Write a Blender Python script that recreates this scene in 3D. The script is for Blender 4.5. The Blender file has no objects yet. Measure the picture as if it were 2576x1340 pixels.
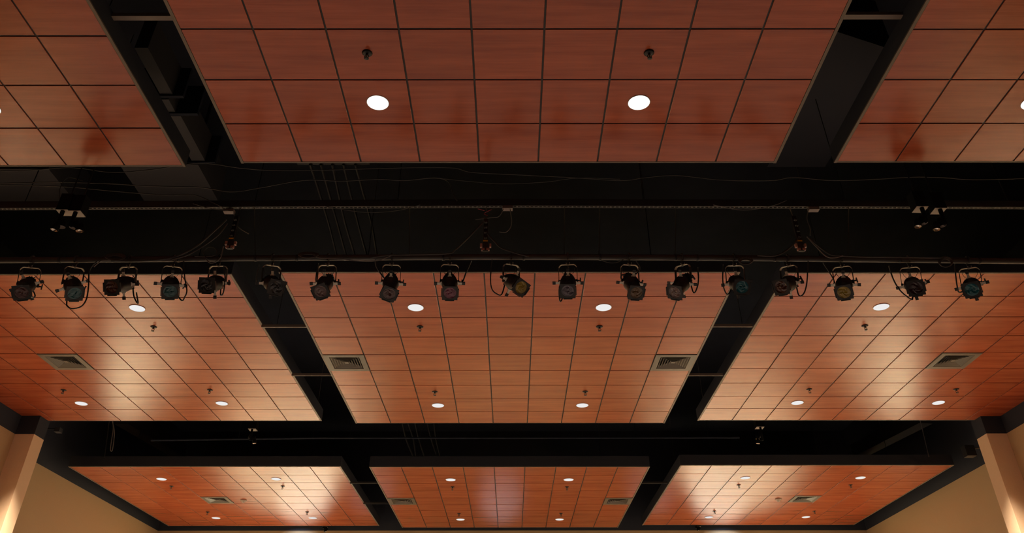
import bpy, math, random
from mathutils import Vector, Matrix

# ------------------------------------------------------------------ camera
FPX, PITCH, YAW, ROLL, CY = 1941.5176, 0.59622310, 0.00072156, -0.00086082, 515.484
CZ = 1.70                                     # eye height above the floor
sc = bpy.context.scene
col = sc.collection


def _axes():
    cy_, sy_ = math.cos(YAW), math.sin(YAW)
    ct, st = math.cos(PITCH), math.sin(PITCH)
    right = Vector((cy_, -sy_, 0))
    fwd0 = Vector((sy_, cy_, 0))
    fwd = fwd0 * ct + Vector((0, 0, st))
    down = fwd0 * st - Vector((0, 0, ct))
    c, s = math.cos(ROLL), math.sin(ROLL)
    return right * c - down * s, right * s + down * c, fwd


RIGHT, DOWN, FWD = _axes()
EYE = Vector((0, 0, CZ))
cam_data = bpy.data.cameras.new('camera')
cam = bpy.data.objects.new('camera', cam_data)
col.objects.link(cam)
m3 = Matrix((RIGHT, -DOWN, -FWD)).transposed()
cam.matrix_world = Matrix.Translation(EYE) @ m3.to_4x4()
cam_data.sensor_fit = 'HORIZONTAL'
cam_data.sensor_width = 36.0
cam_data.lens = FPX / 2576.0 * 36.0
cam_data.shift_y = (CY - 670.0) / 2576.0
cam_data.clip_start = 0.05
sc.camera = cam

# ------------------------------------------------------------------ world, exposure
wd = bpy.data.worlds.new('world')
sc.world = wd
wd.use_nodes = True
wd.node_tree.nodes['Background'].inputs[0].default_value = (0.02, 0.02, 0.022, 1)
wd.node_tree.nodes['Background'].inputs[1].default_value = 0.0
vs = sc.view_settings
vs.view_transform = 'Standard'
vs.look = 'None'
vs.exposure = 0.36
vs.gamma = 1.0
vs.use_curve_mapping = False
sc.cycles.max_bounces = 6
sc.cycles.diffuse_bounces = 3
sc.cycles.glossy_bounces = 3
sc.cycles.use_denoising = True
sc.cycles.sample_clamp_indirect = 6.0

LAMP_W = 1400.0                                # every ceiling downlight
LAMP_DEG = 92
WARM = (1.0, 0.86, 0.70)


def lamp_spot(name, loc, power, size_deg, color, parent=None, blend=0.8, radius=0.08, target=None):
    d = bpy.data.lights.new(name, 'SPOT')
    d.energy = power
    d.spot_size = math.radians(size_deg)
    d.spot_blend = blend
    d.color = color
    d.shadow_soft_size = radius
    o = bpy.data.objects.new(name, d)
    col.objects.link(o)
    o.location = loc
    if target is not None:
        o.rotation_euler = (Vector(target) - Vector(loc)).to_track_quat('-Z', 'Y').to_euler()
    if parent:
        o.parent = parent
    return o


# added spotlights, no fixtures: they brighten unseen wall parts for the tile reflections
for sx in (-1, 1):
    lamp_spot('wall_wash', (sx * 5.9, 18.2, CZ + 4.15), 2500, 64, (0.78, 1.0, 1.15), target=(sx * 6.2, 21.7, CZ + 2.0), blend=0.7)
    lamp_spot('wall_wash', (sx * 5.7, 18.4, CZ + 4.1), 2000, 32, (0.76, 1.0, 1.35), target=(sx * 5.6, 21.7, CZ + 3.5), blend=1.0)
    lamp_spot('wall_wash', (sx * 6.9, 17.6, CZ + 4.1), 3600, 80, (0.80, 1.0, 1.12), target=(sx * 9.37, 18.3, CZ + 0.3), blend=0.8)
    lamp_spot('wall_wash', (sx * 6.4, 10.6, CZ + 4.3), 2000, 56, (0.92, 1.0, 1.08), target=(sx * 8.84, 11.4, CZ + 0.3), blend=0.9)
    lamp_spot('stage_blue', (sx * 3.7, 20.6, CZ + 3.7), 60, 70, (0.45, 0.5, 1.0), target=(sx * 3.9, 21.95, CZ + 3.2), blend=0.8)
lamp_spot('stage_blue', (-0.3, 20.6, CZ + 3.7), 110, 60, (0.45, 0.5, 1.0), target=(-0.3, 21.95, CZ + 3.3), blend=0.8)


# ------------------------------------------------------------------ helpers
def P(u, v):
    """direction of a pixel of the photograph"""
    return (RIGHT * ((u - 1288.0) / FPX) + DOWN * ((v - CY) / FPX) + FWD)


def at_z(u, v, z):
    d = P(u, v)
    return EYE + d * ((z - CZ) / d.z)


def at_y(u, v, y):
    d = P(u, v)
    return EYE + d * (y / d.y)


class MB:
    def __init__(self):
        self.v, self.f, self.s, self.m = [], [], [], []

    def add(self, vs_, fs, smooth=False, mat=0):
        b = len(self.v)
        self.v += [tuple(p) for p in vs_]
        for f in fs:
            self.f.append([b + i for i in f])
            self.s.append(smooth)
            self.m.append(mat)
        return self

    def box(self, lo, hi, M=None, mat=0):
        x0, y0, z0 = lo
        x1, y1, z1 = hi
        c = [Vector(p) for p in ((x0, y0, z0), (x1, y0, z0), (x1, y1, z0), (x0, y1, z0), (x0, y0, z1), (x1, y0, z1), (x1, y1, z1), (x0, y1, z1))]
        if M is not None:
            c = [M @ p for p in c]
        return self.add(c, [(0, 3, 2, 1), (4, 5, 6, 7), (0, 1, 5, 4), (1, 2, 6, 5), (2, 3, 7, 6), (3, 0, 4, 7)], False, mat)

    def tile(self, x0, x1, y0, y1, z0, z1, ch):
        """a tile with a chamfered lower rim"""
        r = [(x0, y0, z1), (x1, y0, z1), (x1, y1, z1), (x0, y1, z1),
             (x0, y0, z0 + ch), (x1, y0, z0 + ch), (x1, y1, z0 + ch), (x0, y1, z0 + ch),
             (x0 + ch, y0 + ch, z0), (x1 - ch, y0 + ch, z0), (x1 - ch, y1 - ch, z0), (x0 + ch, y1 - ch, z0)]
        fs = [(0, 1, 2, 3), (8, 11, 10, 9)]
        for k in range(4):
            n = (k + 1) % 4
            fs += [(k, k + 4, n + 4, n), (k + 4, k + 8, n + 8, n + 4)]
        return self.add(r, fs)

    def lathe(self, prof, seg=24, M=None, smooth=True, mat=0, cap=True):
        """profile of (radius, z) round the z axis"""
        vs_, fs = [], []
        n = len(prof)
        for r, z in prof:
            for k in range(seg):
                a = 2 * math.pi * k / seg
                p = Vector((r * math.cos(a), r * math.sin(a), z))
                vs_.append(M @ p if M is not None else p)
        for i in range(n - 1):
            for k in range(seg):
                q = (k + 1) % seg
                fs.append((i * seg + k, i * seg + q, (i + 1) * seg + q, (i + 1) * seg + k))
        self.add(vs_, fs, smooth, mat)
        if cap:
            b = len(self.v) - n * seg
            for i, rev in ((0, True), (n - 1, False)):
                if prof[i][0] > 1e-5:
                    ids = [b + i * seg + k for k in range(seg)]
                    self.f.append(ids[::-1] if rev else ids)
                    self.s.append(False)
                    self.m.append(mat)
        return self

    def tube(self, pts, r, seg=6, mat=0, closed=False):
        pts = [Vector(p) for p in pts]
        n = len(pts)
        vs_, fs = [], []
        ref = None
        for i, p in enumerate(pts):
            a = pts[(i - 1) % n] if (i > 0 or closed) else p
            b = pts[(i + 1) % n] if (i < n - 1 or closed) else p
            t = (b - a)
            t = t.normalized() if t.length > 1e-9 else Vector((1, 0, 0))
            if ref is None:
                ref = Vector((0, 0, 1)) if abs(t.z) < 0.9 else Vector((1, 0, 0))
            u = (ref - t * ref.dot(t))
            if u.length < 1e-4:
                u = t.orthogonal()
            u.normalize()
            w = t.cross(u)
            ref = u
            for k in range(seg):
                an = 2 * math.pi * k / seg
                vs_.append(p + u * (r * math.cos(an)) + w * (r * math.sin(an)))
        for i in range(n if closed else n - 1):
            j = (i + 1) % n
            for k in range(seg):
                q = (k + 1) % seg
                fs.append((i * seg + k, j * seg + k, j * seg + q, i * seg + q))
        if not closed:
            fs.append(tuple(range(seg))[::-1])
            fs.append(tuple((n - 1) * seg + k for k in range(seg)))
        return self.add(vs_, fs, True, mat)

    def data(self, name, mats):
        me = bpy.data.meshes.new(name)
        me.from_pydata(self.v, [], self.f)
        me.polygons.foreach_set('use_smooth', self.s)
        me.polygons.foreach_set('material_index', self.m)
        for m in (mats if isinstance(mats, (list, tuple)) else [mats]):
            me.materials.append(m)
        me.update()
        return me

    def build(self, name, mats, parent=None, **kw):
        return link(name, self.data(name, mats), parent, **kw)


def link(name, data, parent=None, loc=None, mat=None, **props):
    o = bpy.data.objects.new(name, data)
    col.objects.link(o)
    if loc is not None:
        o.location = loc
    if mat is not None:
        o.matrix_local = mat
    if parent is not None:
        o.parent = parent
    for k, v in props.items():
        o[k] = v
    return o


def thing(name, label, cat, loc=(0, 0, 0), group=None, data=None):
    o = link(name, data, None, loc)
    o['label'] = label
    o['category'] = cat
    if group:
        o['group'] = group
    return o


def copy_under(src, parent):
    c = src.copy()
    col.objects.link(c)
    c.parent = parent
    return c


def spline(pts, per=8):
    pts = [Vector(p) for p in pts]
    if len(pts) < 3:
        return pts
    out = []
    q = [pts[0] * 2 - pts[1]] + pts + [pts[-1] * 2 - pts[-2]]
    for i in range(1, len(q) - 2):
        a, b, c, d = q[i - 1], q[i], q[i + 1], q[i + 2]
        for k in range(per):
            t = k / per
            out.append(0.5 * ((2 * b) + (c - a) * t + (2 * a - 5 * b + 4 * c - d) * t * t + (3 * b - a - 3 * c + d) * t ** 3))
    out.append(pts[-1])
    return out


# ------------------------------------------------------------------ materials
def mat(name, color, rough=0.5, metal=0.0, spec=0.5, coat=0.0):
    m = bpy.data.materials.new(name)
    m.use_nodes = True
    b = m.node_tree.nodes['Principled BSDF']
    b.inputs['Base Color'].default_value = (*color, 1)
    b.inputs['Roughness'].default_value = rough
    b.inputs['Metallic'].default_value = metal
    b.inputs['Specular IOR Level'].default_value = spec
    b.inputs['Coat Weight'].default_value = coat
    return m


def noisy(m, scale, amount, dims=(1, 1, 1), bump=0.0):
    """mottles the base colour a little and can add relief"""
    nt = m.node_tree
    b = nt.nodes['Principled BSDF']
    c = list(b.inputs['Base Color'].default_value)
    tc = nt.nodes.new('ShaderNodeTexCoord')
    mp = nt.nodes.new('ShaderNodeMapping')
    mp.inputs['Scale'].default_value = dims
    nz = nt.nodes.new('ShaderNodeTexNoise')
    nz.inputs['Scale'].default_value = scale
    nz.inputs['Detail'].default_value = 4
    nt.links.new(tc.outputs['Object'], mp.inputs['Vector'])
    nt.links.new(mp.outputs[0], nz.inputs['Vector'])
    mx = nt.nodes.new('ShaderNodeMix')
    mx.data_type = 'RGBA'
    mx.inputs[6].default_value = (*[x * (1 - amount) for x in c[:3]], 1)
    mx.inputs[7].default_value = (*[min(1, x * (1 + amount)) for x in c[:3]], 1)
    nt.links.new(nz.outputs['Fac'], mx.inputs[0])
    nt.links.new(mx.outputs[2], b.inputs['Base Color'])
    if bump:
        bp = nt.nodes.new('ShaderNodeBump')
        bp.inputs['Strength'].default_value = bump
        bp.inputs['Distance'].default_value = 0.01
        nt.links.new(nz.outputs['Fac'], bp.inputs['Height'])
        nt.links.new(bp.outputs[0], b.inputs['Normal'])
    return m


def emit(name, color, strength):
    m = bpy.data.materials.new(name)
    m.use_nodes = True
    nt = m.node_tree
    nt.nodes.remove(nt.nodes['Principled BSDF'])
    e = nt.nodes.new('ShaderNodeEmission')
    e.inputs[0].default_value = (*color, 1)
    e.inputs[1].default_value = strength
    nt.links.new(e.outputs[0], nt.nodes['Material Output'].inputs[0])
    return m


def wood_material():
    m = bpy.data.materials.new('cherry_laminate')
    m.use_nodes = True
    nt = m.node_tree
    N, L = nt.nodes, nt.links
    b = N['Principled BSDF']
    b.inputs['Roughness'].default_value = WOOD_ROUGH
    b.inputs['Specular IOR Level'].default_value = WOOD_SPEC
    geo = N.new('ShaderNodeNewGeometry')
    off = N.new('ShaderNodeVectorMath')
    off.operation = 'SCALE'
    off.inputs['Scale'].default_value = 37.0
    comb = N.new('ShaderNodeCombineXYZ')
    for i in range(3):
        L.new(geo.outputs['Random Per Island'], comb.inputs[i])
    L.new(comb.outputs[0], off.inputs[0])
    tc = N.new('ShaderNodeTexCoord')
    ad = N.new('ShaderNodeVectorMath')
    ad.operation = 'ADD'
    L.new(tc.outputs['Object'], ad.inputs[0])
    L.new(off.outputs[0], ad.inputs[1])

    def grain(sx, sy, scale, detail):
        mp = N.new('ShaderNodeMapping')
        mp.inputs['Scale'].default_value = (sx, sy, 1)
        L.new(ad.outputs[0], mp.inputs['Vector'])
        n = N.new('ShaderNodeTexNoise')
        n.inputs['Scale'].default_value = scale
        n.inputs['Detail'].default_value = detail
        n.inputs['Roughness'].default_value = 0.6
        L.new(mp.outputs[0], n.inputs['Vector'])
        return n
    g1 = grain(0.8, 9.0, 1.2, 5)
    g2 = grain(1.5, 70.0, 1.0, 3)
    a = N.new('ShaderNodeMath')
    a.operation = 'MULTIPLY_ADD'
    a.inputs[1].default_value = 0.35
    L.new(g2.outputs['Fac'], a.inputs[0])
    L.new(g1.outputs['Fac'], a.inputs[2])
    r = N.new('ShaderNodeValToRGB')
    e = r.color_ramp.elements
    e[0].position = 0.45
    e[0].color = (*WOOD_DARK, 1)
    e[1].position = 0.90
    e[1].color = (*WOOD_LIGHT, 1)
    L.new(a.outputs[0], r.inputs[0])
    hs = N.new('ShaderNodeHueSaturation')
    ma = N.new('ShaderNodeMapRange')
    ma.inputs['To Min'].default_value = 0.95
    ma.inputs['To Max'].default_value = 1.05
    L.new(geo.outputs['Random Per Island'], ma.inputs['Value'])
    L.new(ma.outputs[0], hs.inputs['Value'])
    L.new(r.outputs[0], hs.inputs['Color'])
    L.new(hs.outputs[0], b.inputs['Base Color'])
    return m


WOOD_ROUGH, WOOD_SPEC = 0.22, 0.5
WOOD_DARK = (0.320, 0.054, 0.018)
WOOD_LIGHT = (0.510, 0.108, 0.036)
M_WOOD = wood_material()
M_GRID = mat('dark_bronze_grid', (0.014, 0.009, 0.008), 0.5)
M_EDGE = mat('bronze_edge_trim', (0.16, 0.115, 0.075), 0.45)
M_BLACK = mat('black_paint', (0.028, 0.030, 0.040), 0.75, spec=0.3)
M_DECK = noisy(mat('black_roof_deck', (0.018, 0.022, 0.034), 0.8, spec=0.2), 1.5, 0.4)
M_DUCT = mat('dark_duct_paint', (0.054, 0.053, 0.055), 0.7, spec=0.3)
M_BEIGE = noisy(mat('tan_wall_paint', (0.50, 0.335, 0.175), 0.6, spec=0.3), 60, 0.05)
M_PEACH = noisy(mat('peach_pier_paint', (0.84, 0.58, 0.36), 0.6, spec=0.3), 60, 0.05)  # paler, pinker base colour than the walls
M_FLOOR = noisy(mat('tan_carpet', (0.10, 0.085, 0.078), 0.9, spec=0.2), 40, 0.2)
M_STAGEBACK = mat('stage_curtain', (0.52, 0.42, 0.22), 0.9, spec=0.1)  # unseen stage back, put in for what the tiles reflect
M_STEEL = mat('blackened_steel', (0.030, 0.026, 0.024), 0.55)
M_RAIL = mat('dark_rail', (0.022, 0.018, 0.016), 0.55)
M_MATTE = mat('matte_black', (0.005, 0.005, 0.005), 0.9, spec=0.1)
M_PIPE = mat('dark_pipe', (0.040, 0.032, 0.028), 0.5)
M_BAR = mat('brown_bar', (0.20, 0.15, 0.12), 0.5)
M_CABLE = mat('black_cable', (0.050, 0.045, 0.042), 0.5)
M_CABLE2 = mat('grey_cable', (0.16, 0.14, 0.13), 0.5)
M_CABLE3 = mat('black_rubber_cable', (0.012, 0.011, 0.011), 0.5)
M_CAN = noisy(mat('black_lamp_housing', (0.012, 0.010, 0.010), 0.42, spec=0.45), 8, 0.3, bump=0.05)
M_FRAME = mat('black_gel_frame', (0.012, 0.011, 0.012), 0.55)
M_YOKE = mat('dark_yoke', (0.022, 0.019, 0.017), 0.45)
M_YOKEBAR = mat('worn_yoke_bar', (0.50, 0.45, 0.37), 0.4)  # light from below on the cross bar, put into a paler colour
M_CLAMP = mat('clamp_metal', (0.30, 0.26, 0.23), 0.35, metal=0.9)
M_HANDLE = mat('pale_handle_metal', (0.82, 0.75, 0.64), 0.4)
M_TIP = mat('black_handle_tip', (0.012, 0.011, 0.012), 0.5)
M_VENT = mat('grille_paint', (0.15, 0.125, 0.095), 0.4)
M_VENTIN = mat('grille_throat', (0.008, 0.008, 0.008), 0.8)
M_SPRK = mat('black_sprinkler', (0.010, 0.008, 0.008), 0.5)
M_SPRKM = mat('sprinkler_metal', (0.10, 0.075, 0.06), 0.4, metal=0.8)
M_SMOKE = mat('cream_plastic', (0.52, 0.40, 0.31), 0.35)
M_RING = mat('white_lamp_ring', (0.75, 0.68, 0.60), 0.4)
M_LENS = emit('lit_lens', (1.0, 0.985, 0.975), 0.66)
M_LENSHOT = emit('hot_lit_lens', (1.0, 0.985, 0.95), 1.4)
M_PLATE = mat('pale_plate', (0.34, 0.28, 0.23), 0.5)
M_REFL = mat('lamp_reflector', (0.95, 0.80, 0.68), 0.22, metal=1.0)
M_REFLD = mat('dim_reflector', (0.30, 0.24, 0.21), 0.4)
M_YELLOW = mat('yellow_sticker', (0.75, 0.38, 0.02), 0.5)
M_PINK = mat('copper_clip', (0.50, 0.24, 0.19), 0.4)
M_RED = mat('red_wire', (0.45, 0.03, 0.06), 0.4)
M_BOXM = mat('brown_box', (0.16, 0.11, 0.10), 0.5)


def gel(name, color, rough=0.12):
    m = mat(name, color, rough, spec=0.6)
    noisy(m, 16, 0.75, bump=0.3)
    return m


# ------------------------------------------------------------------ room shell
HW = CZ + 4.35                    # height where the walls change from tan to black
TOP = CZ + 7.0
YB = 21.76
PIER = {'left': (-8.50, -8.84, -9.37), 'right': (8.46, 8.82, 9.40)}
YP0, YP1, YN = 13.66, 14.00, -6.0


def structure(name, mb, mats):
    o = mb.build(name, mats)
    o['kind'] = 'structure'
    return o


structure('floor', MB().box((-9.6, YN - 0.2, -0.2), (9.6, YB + 0.2, 0.0)), M_FLOOR)
deck = structure('ceiling', MB().box((-9.6, YN - 0.2, TOP), (9.6, YB + 0.2, TOP + 0.2)), M_DECK)


def wall_block(mb, x0, x1, y0, y1, zlist=(0.0, HW, TOP)):
    mb.box((x0, y0, zlist[0]), (x1, y1, zlist[1]), mat=0)
    mb.box((x0, y0, zlist[1]), (x1, y1, zlist[2]), mat=1)


for side, (xp, xn, xf) in PIER.items():
    sg = -1 if side == 'left' else 1
    w = MB()
    wall_block(w, *sorted((xn, sg * 9.7)), YN, YP0 + 0.02)
    wall_block(w, *sorted((xf, sg * 9.7)), YP0 + 0.02, YB)
    structure('wall_' + side, w, [M_BEIGE, M_BLACK])
    p = MB()
    wall_block(p, *sorted((xp, sg * 9.3)), YP0, YP1)
    o = structure('trim_1' if side == 'left' else 'trim_2', p, [M_PEACH, M_BLACK])

b = MB()
wall_block(b, -9.7, -4.4, YB, YB + 0.25)
wall_block(b, 4.4, 9.7, YB, YB + 0.25)
b.box((-4.4, YB, HW - 0.2), (4.4, YB + 0.25, HW), mat=0)
b.box((-4.4, YB, HW), (4.4, YB + 0.25, TOP), mat=1)
b.box((-4.4, YB + 0.2, 0.0), (4.4, YB + 0.25, HW - 0.2), mat=2)
structure('wall_back', b, [M_BEIGE, M_BLACK, M_STAGEBACK])
w = MB()
wall_block(w, -9.7, 9.7, YN - 0.25, YN)
structure('wall_front', w, [M_BEIGE, M_BLACK])

# ------------------------------------------------------------------ wood-tiled ceiling panels
T = 0.6096
CLOUD = {'Al': (-6.1899, 3.7271, 4.8928), 'Ac': (-0.029, 3.5984, 4.8399), 'Ar': (6.1159, 3.6279, 4.8662),
         'Bl': (-6.2498, 11.1898, 4.6818), 'Bc': (-0.0252, 10.8613, 4.5261), 'Br': (6.1592, 11.1262, 4.6633),
         'Cl': (-6.2359, 18.7037, 4.4098), 'Cc': (-0.0412, 18.2289, 4.2689), 'Cr': (6.1707, 18.5977, 4.4)}
WHERE = {'Al': 'left panel nearest the viewer', 'Ac': 'middle panel nearest the viewer', 'Ar': 'right panel nearest the viewer',
         'Bl': 'left panel behind the spotlight pipe', 'Bc': 'middle panel behind the spotlight pipe', 'Br': 'right panel behind the spotlight pipe',
         'Cl': 'left panel at the back wall', 'Cc': 'middle panel at the back wall', 'Cr': 'right panel at the back wall'}
VENTS = {'Bl': [(3, 4)], 'Bc': [(0, 4), (8, 4)], 'Br': [(5, 4)], 'Cl': [(3, 4)], 'Cc': [(0, 4), (8, 4)], 'Cr': [(5, 4)]}
rnd = random.Random(4)


def tile_xy(key, c, r):
    x0, y0, h = CLOUD[key]
    return Vector((x0 + (c - 4.5) * T, y0 + (r - 4.5) * T, CZ + h))


for key, (x0, y0, h) in CLOUD.items():
    t = thing('ceiling_panel', 'wood-tiled hanging ceiling panel with black edge, the ' + WHERE[key], 'ceiling panel', (x0, y0, CZ + h), 'wood-tiled hanging ceiling panels')
    tiles = MB()
    holes = VENTS.get(key, [])
    for c in range(9):
        for r in range(9):
            if (c, r) in holes:
                continue
            ax, ay = (c - 4.5) * T, (r - 4.5) * T
            dz = rnd.uniform(-0.0012, 0.0012)
            g = 0.0085
            tiles.tile(ax + g, ax + T - g, ay + g, ay + T - g, dz, 0.016, 0.0015)
    tiles.build('wood_tiles', M_WOOD, t)
    grid = MB()
    W = 4.5 * T
    for i in range(1, 9):
        q = (i - 4.5) * T
        grid.box((q - 0.012, -W, 0.008), (q + 0.012, W, 0.045))
        grid.box((-W, q - 0.012, 0.0085), (W, q + 0.012, 0.044))
    grid.build('tile_grid', M_GRID, t)
    edge = MB()
    for s in (-1, 1):
        edge.box((min(s * (W - 0.006), s * (W + 0.022)), -W - 0.022, -0.002), (max(s * (W - 0.006), s * (W + 0.022)), W + 0.022, 0.012))
        edge.box((-W + 0.006, min(s * (W - 0.004), s * (W + 0.016)), 0.0), (W - 0.006, max(s * (W - 0.004), s * (W + 0.016)), 0.012))
    edge.build('edge_trim', M_EDGE, t)
    fas = MB()
    for s in (-1, 1):
        fas.box((min(s * W, s * (W + 0.02)), -W - 0.02, 0.012), (max(s * W, s * (W + 0.02)), W + 0.02, 0.21))
        fas.box((-W, min(s * W, s * (W + 0.02)), 0.012), (W, max(s * W, s * (W + 0.02)), 0.21))
    fas.box((-W, -W, 0.10), (W, W, 0.11))
    fas.build('black_edge_board', M_BLACK, t)
    for sx in (-1, 1):
        for sy in (-1, 1):
            MB().tube([(sx * 1.9, sy * 1.9, 0.11), (sx * 1.9, sy * 1.9, TOP - CZ - h)], 0.006, 6).build('hanger_rod', M_STEEL, t)

# ------------------------------------------------------------------ downlights
SEG = 32
ring_me = MB().lathe([(0.099, -0.0035), (0.101, -0.006), (0.104, -0.006), (0.107, 0.0)], SEG).data('trim_ring', M_RING)
lens_mb = MB().lathe([(0.0005, -0.0048), (0.1005, -0.0046)], SEG, cap=False)
lens_me = lens_mb.data('lens', M_LENS)
lens_hot_me = lens_mb.data('lens', M_LENSHOT)
SIDE = {2: 'left', 6: 'right'}
DEPTH = {1: 'nearer', 7: 'farther'}
seen = {'Al': [(6, 7)], 'Ac': [(2, 7), (6, 7)], 'Ar': [(2, 7)],
        'Bl': [(6, 1), (2, 7), (6, 7)], 'Br': [(2, 1), (2, 7), (6, 7)]}
four = [(2, 1), (6, 1), (2, 7), (6, 7)]
for key in CLOUD:
    for c, r in four:
        p = tile_xy(key, c + 0.5, r + 0.5)
        if (c, r) not in seen.get(key, four):
            if key[0] != 'A':
                lamp_spot('downlight_lamp', p + Vector((0, 0, -0.03)), LAMP_W, LAMP_DEG, WARM)
            continue
        if key[0] == 'A':
            lab = 'large lit round downlight at the %s of the %s' % (SIDE[c], WHERE[key]) if key == 'Ac' else 'lit round downlight cut by the picture edge, in the ' + WHERE[key]
        elif key in ('Bl', 'Br') and r == 1:
            lab = 'lit downlight alone at the near edge of the ' + WHERE[key]
        else:
            lab = 'lit round downlight, %s %s one of the %s' % (DEPTH[r], SIDE[c], WHERE[key])
        d = thing('downlight', lab, 'ceiling light', p, 'recessed downlights')
        link('trim_ring', ring_me, d)
        link('lens', lens_hot_me if key[0] == 'A' else lens_me, d)
        lamp_spot('downlight_lamp', (0, 0, -0.03), LAMP_W, LAMP_DEG, WARM, parent=d)

# ------------------------------------------------------------------ sprinklers
plate_me = MB().lathe([(0.0, 0.0), (0.042, -0.001), (0.046, -0.004), (0.030, -0.012), (0.016, -0.014), (0.0, -0.014)], 20, cap=False).data('escutcheon', M_SPRK)
bm_ = MB().lathe([(0.012, -0.012), (0.012, -0.030), (0.008, -0.034), (0.003, -0.036), (0.003, -0.056)], 10)
for s in (-1, 1):
    bm_.tube([(s * 0.012, 0, -0.028), (s * 0.019, 0, -0.044), (s * 0.013, 0, -0.058), (0, 0, -0.064)], 0.0035, 6)
body_me = bm_.data('frame_arms', M_SPRKM)
defl_me = MB().lathe([(0.0, -0.064), (0.021, -0.064), (0.021, -0.067), (0.0, -0.067)], 14, cap=False).data('deflector', M_SPRK)
seen_s = {'Al': [], 'Ar': [], 'Ac': [(2, 6), (6, 6)], 'Bl': [(6, 2), (2, 6), (6, 6)], 'Br': [(2, 2), (2, 6), (6, 6)]}
four = [(2, 2), (6, 2), (2, 6), (6, 6)]
for key in CLOUD:
    for c, r in seen_s.get(key, four):
        p = tile_xy(key, c + 0.5, r + 0.45)
        where = 'by the %s %s downlight of the %s' % ('near' if r == 2 else 'far', SIDE[c], WHERE[key])
        s = thing('fire_sprinkler', 'black fire sprinkler ' + where, 'sprinkler', p, 'ceiling fire sprinklers')
        link('escutcheon', plate_me, s)
        link('frame_arms', body_me, s)
        link('deflector', defl_me, s)

# ------------------------------------------------------------------ air diffusers
H = T / 2 - 0.006


def sq_ring(mb, r0, z0, r1, z1, matn=0):
    vs_ = []
    for r, z in ((r0, z0), (r1, z1)):
        vs_ += [(-r, -r, z), (r, -r, z), (r, r, z), (-r, r, z)]
    fs = [(k, (k + 1) % 4, 4 + (k + 1) % 4, 4 + k) for k in range(4)]
    mb.add(vs_, fs, False, matn)


fr = MB()
sq_ring(fr, H, 0.012, H, -0.008)
sq_ring(fr, H, -0.008, 0.222, -0.008)
sq_ring(fr, 0.222, -0.008, 0.214, 0.006)
sq_ring(fr, 0.214, 0.006, 0.214, 0.085)
frame_me = fr.data('frame', M_VENT)
lou = MB()
for k in range(5):
    r = 0.205 - 0.037 * k
    sq_ring(lou, r, -0.004, r - 0.034, 0.030)
    sq_ring(lou, r, -0.004, r - 0.003, -0.004)
    sq_ring(lou, r - 0.003, -0.004, r - 0.036, 0.029)
lou.box((-0.028, -0.028, -0.002), (0.028, 0.028, 0.002))
lou_me = lou.data('louvres', M_VENT)
thr_me = MB().box((-0.215, -0.215, 0.084), (0.215, 0.215, 0.088)).data('throat', M_VENTIN)
for key, lst in VENTS.items():
    for c, r in lst:
        ed = {0: 'at the left edge of', 8: 'at the right edge of'}.get(c, 'in the')
        d = thing('air_diffuser', ('square grey-brown air diffuser %s %s' % (ed, ('the ' if c in (0, 8) else '') + WHERE[key])), 'air vent', tile_xy(key, c + 0.5, r + 0.5), 'square air diffusers')
        link('frame', frame_me, d)
        link('louvres', lou_me, d)
        link('throat', thr_me, d)

# ------------------------------------------------------------------ smoke detectors
sm_base = MB().lathe([(0.0, 0.0), (0.072, 0.0), (0.074, -0.012), (0.066, -0.022), (0.0, -0.022)], 28, cap=False).data('base', M_SMOKE)
sm_head = MB().lathe([(0.060, -0.020), (0.050, -0.038), (0.030, -0.046), (0.024, -0.060), (0.0, -0.064)], 28, cap=False).data('sensor_head', M_SMOKE)
for key, u in (('Cl', 612), ('Cr', 1959)):
    s = thing('smoke_detector', 'cream dome smoke detector beside the diffuser of the ' + WHERE[key], 'smoke detector', tile_xy(key, 4.5, 4.5), 'smoke detectors')
    link('base', sm_base, s)
    link('sensor_head', sm_head, s)

# ------------------------------------------------------------------ pipe for the spotlights
YPIPE = 6.90
pipe_px = [(u_, v_ - 2.5) for u_, v_ in ((-80, 658.5), (0, 657), (320, 654.5), (640, 651.5), (960, 649.5), (1288, 648.5), (1620, 649.5), (1940, 652), (2260, 655.5), (2576, 659), (2660, 660))]
pipe_pts = spline([at_y(u, v, YPIPE) for u, v in pipe_px], 6)
pipe = thing('lighting_pipe', 'long dark steel pipe carrying the row of stage spotlights', 'pipe')
MB().tube(pipe_pts, 0.031, 16).build('tube', M_PIPE, pipe)


def pipe_at(u):
    best = min(range(len(pipe_pts) - 1), key=lambda i: abs((pipe_pts[i].x + pipe_pts[i + 1].x) / 2 - at_y(u, 650, YPIPE).x))
    x = at_y(u, 652, YPIPE).x
    a, b_ = pipe_pts[best], pipe_pts[best + 1]
    t = (x - a.x) / (b_.x - a.x)
    return a.lerp(b_, t)


for u in (152, 450, 643, 747, 1115, 1318, 1510, 1700, 1755, 1948, 2262, 2462):
    c = pipe_at(u)
    MB().lathe([(0.0315, -0.012), (0.035, -0.012), (0.035, 0.012), (0.0315, 0.012)], 14, Matrix.Translation(c) @ Matrix.Rotation(math.pi / 2, 4, 'Y'), cap=False).build('cable_tie', M_CABLE3, pipe)

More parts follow.
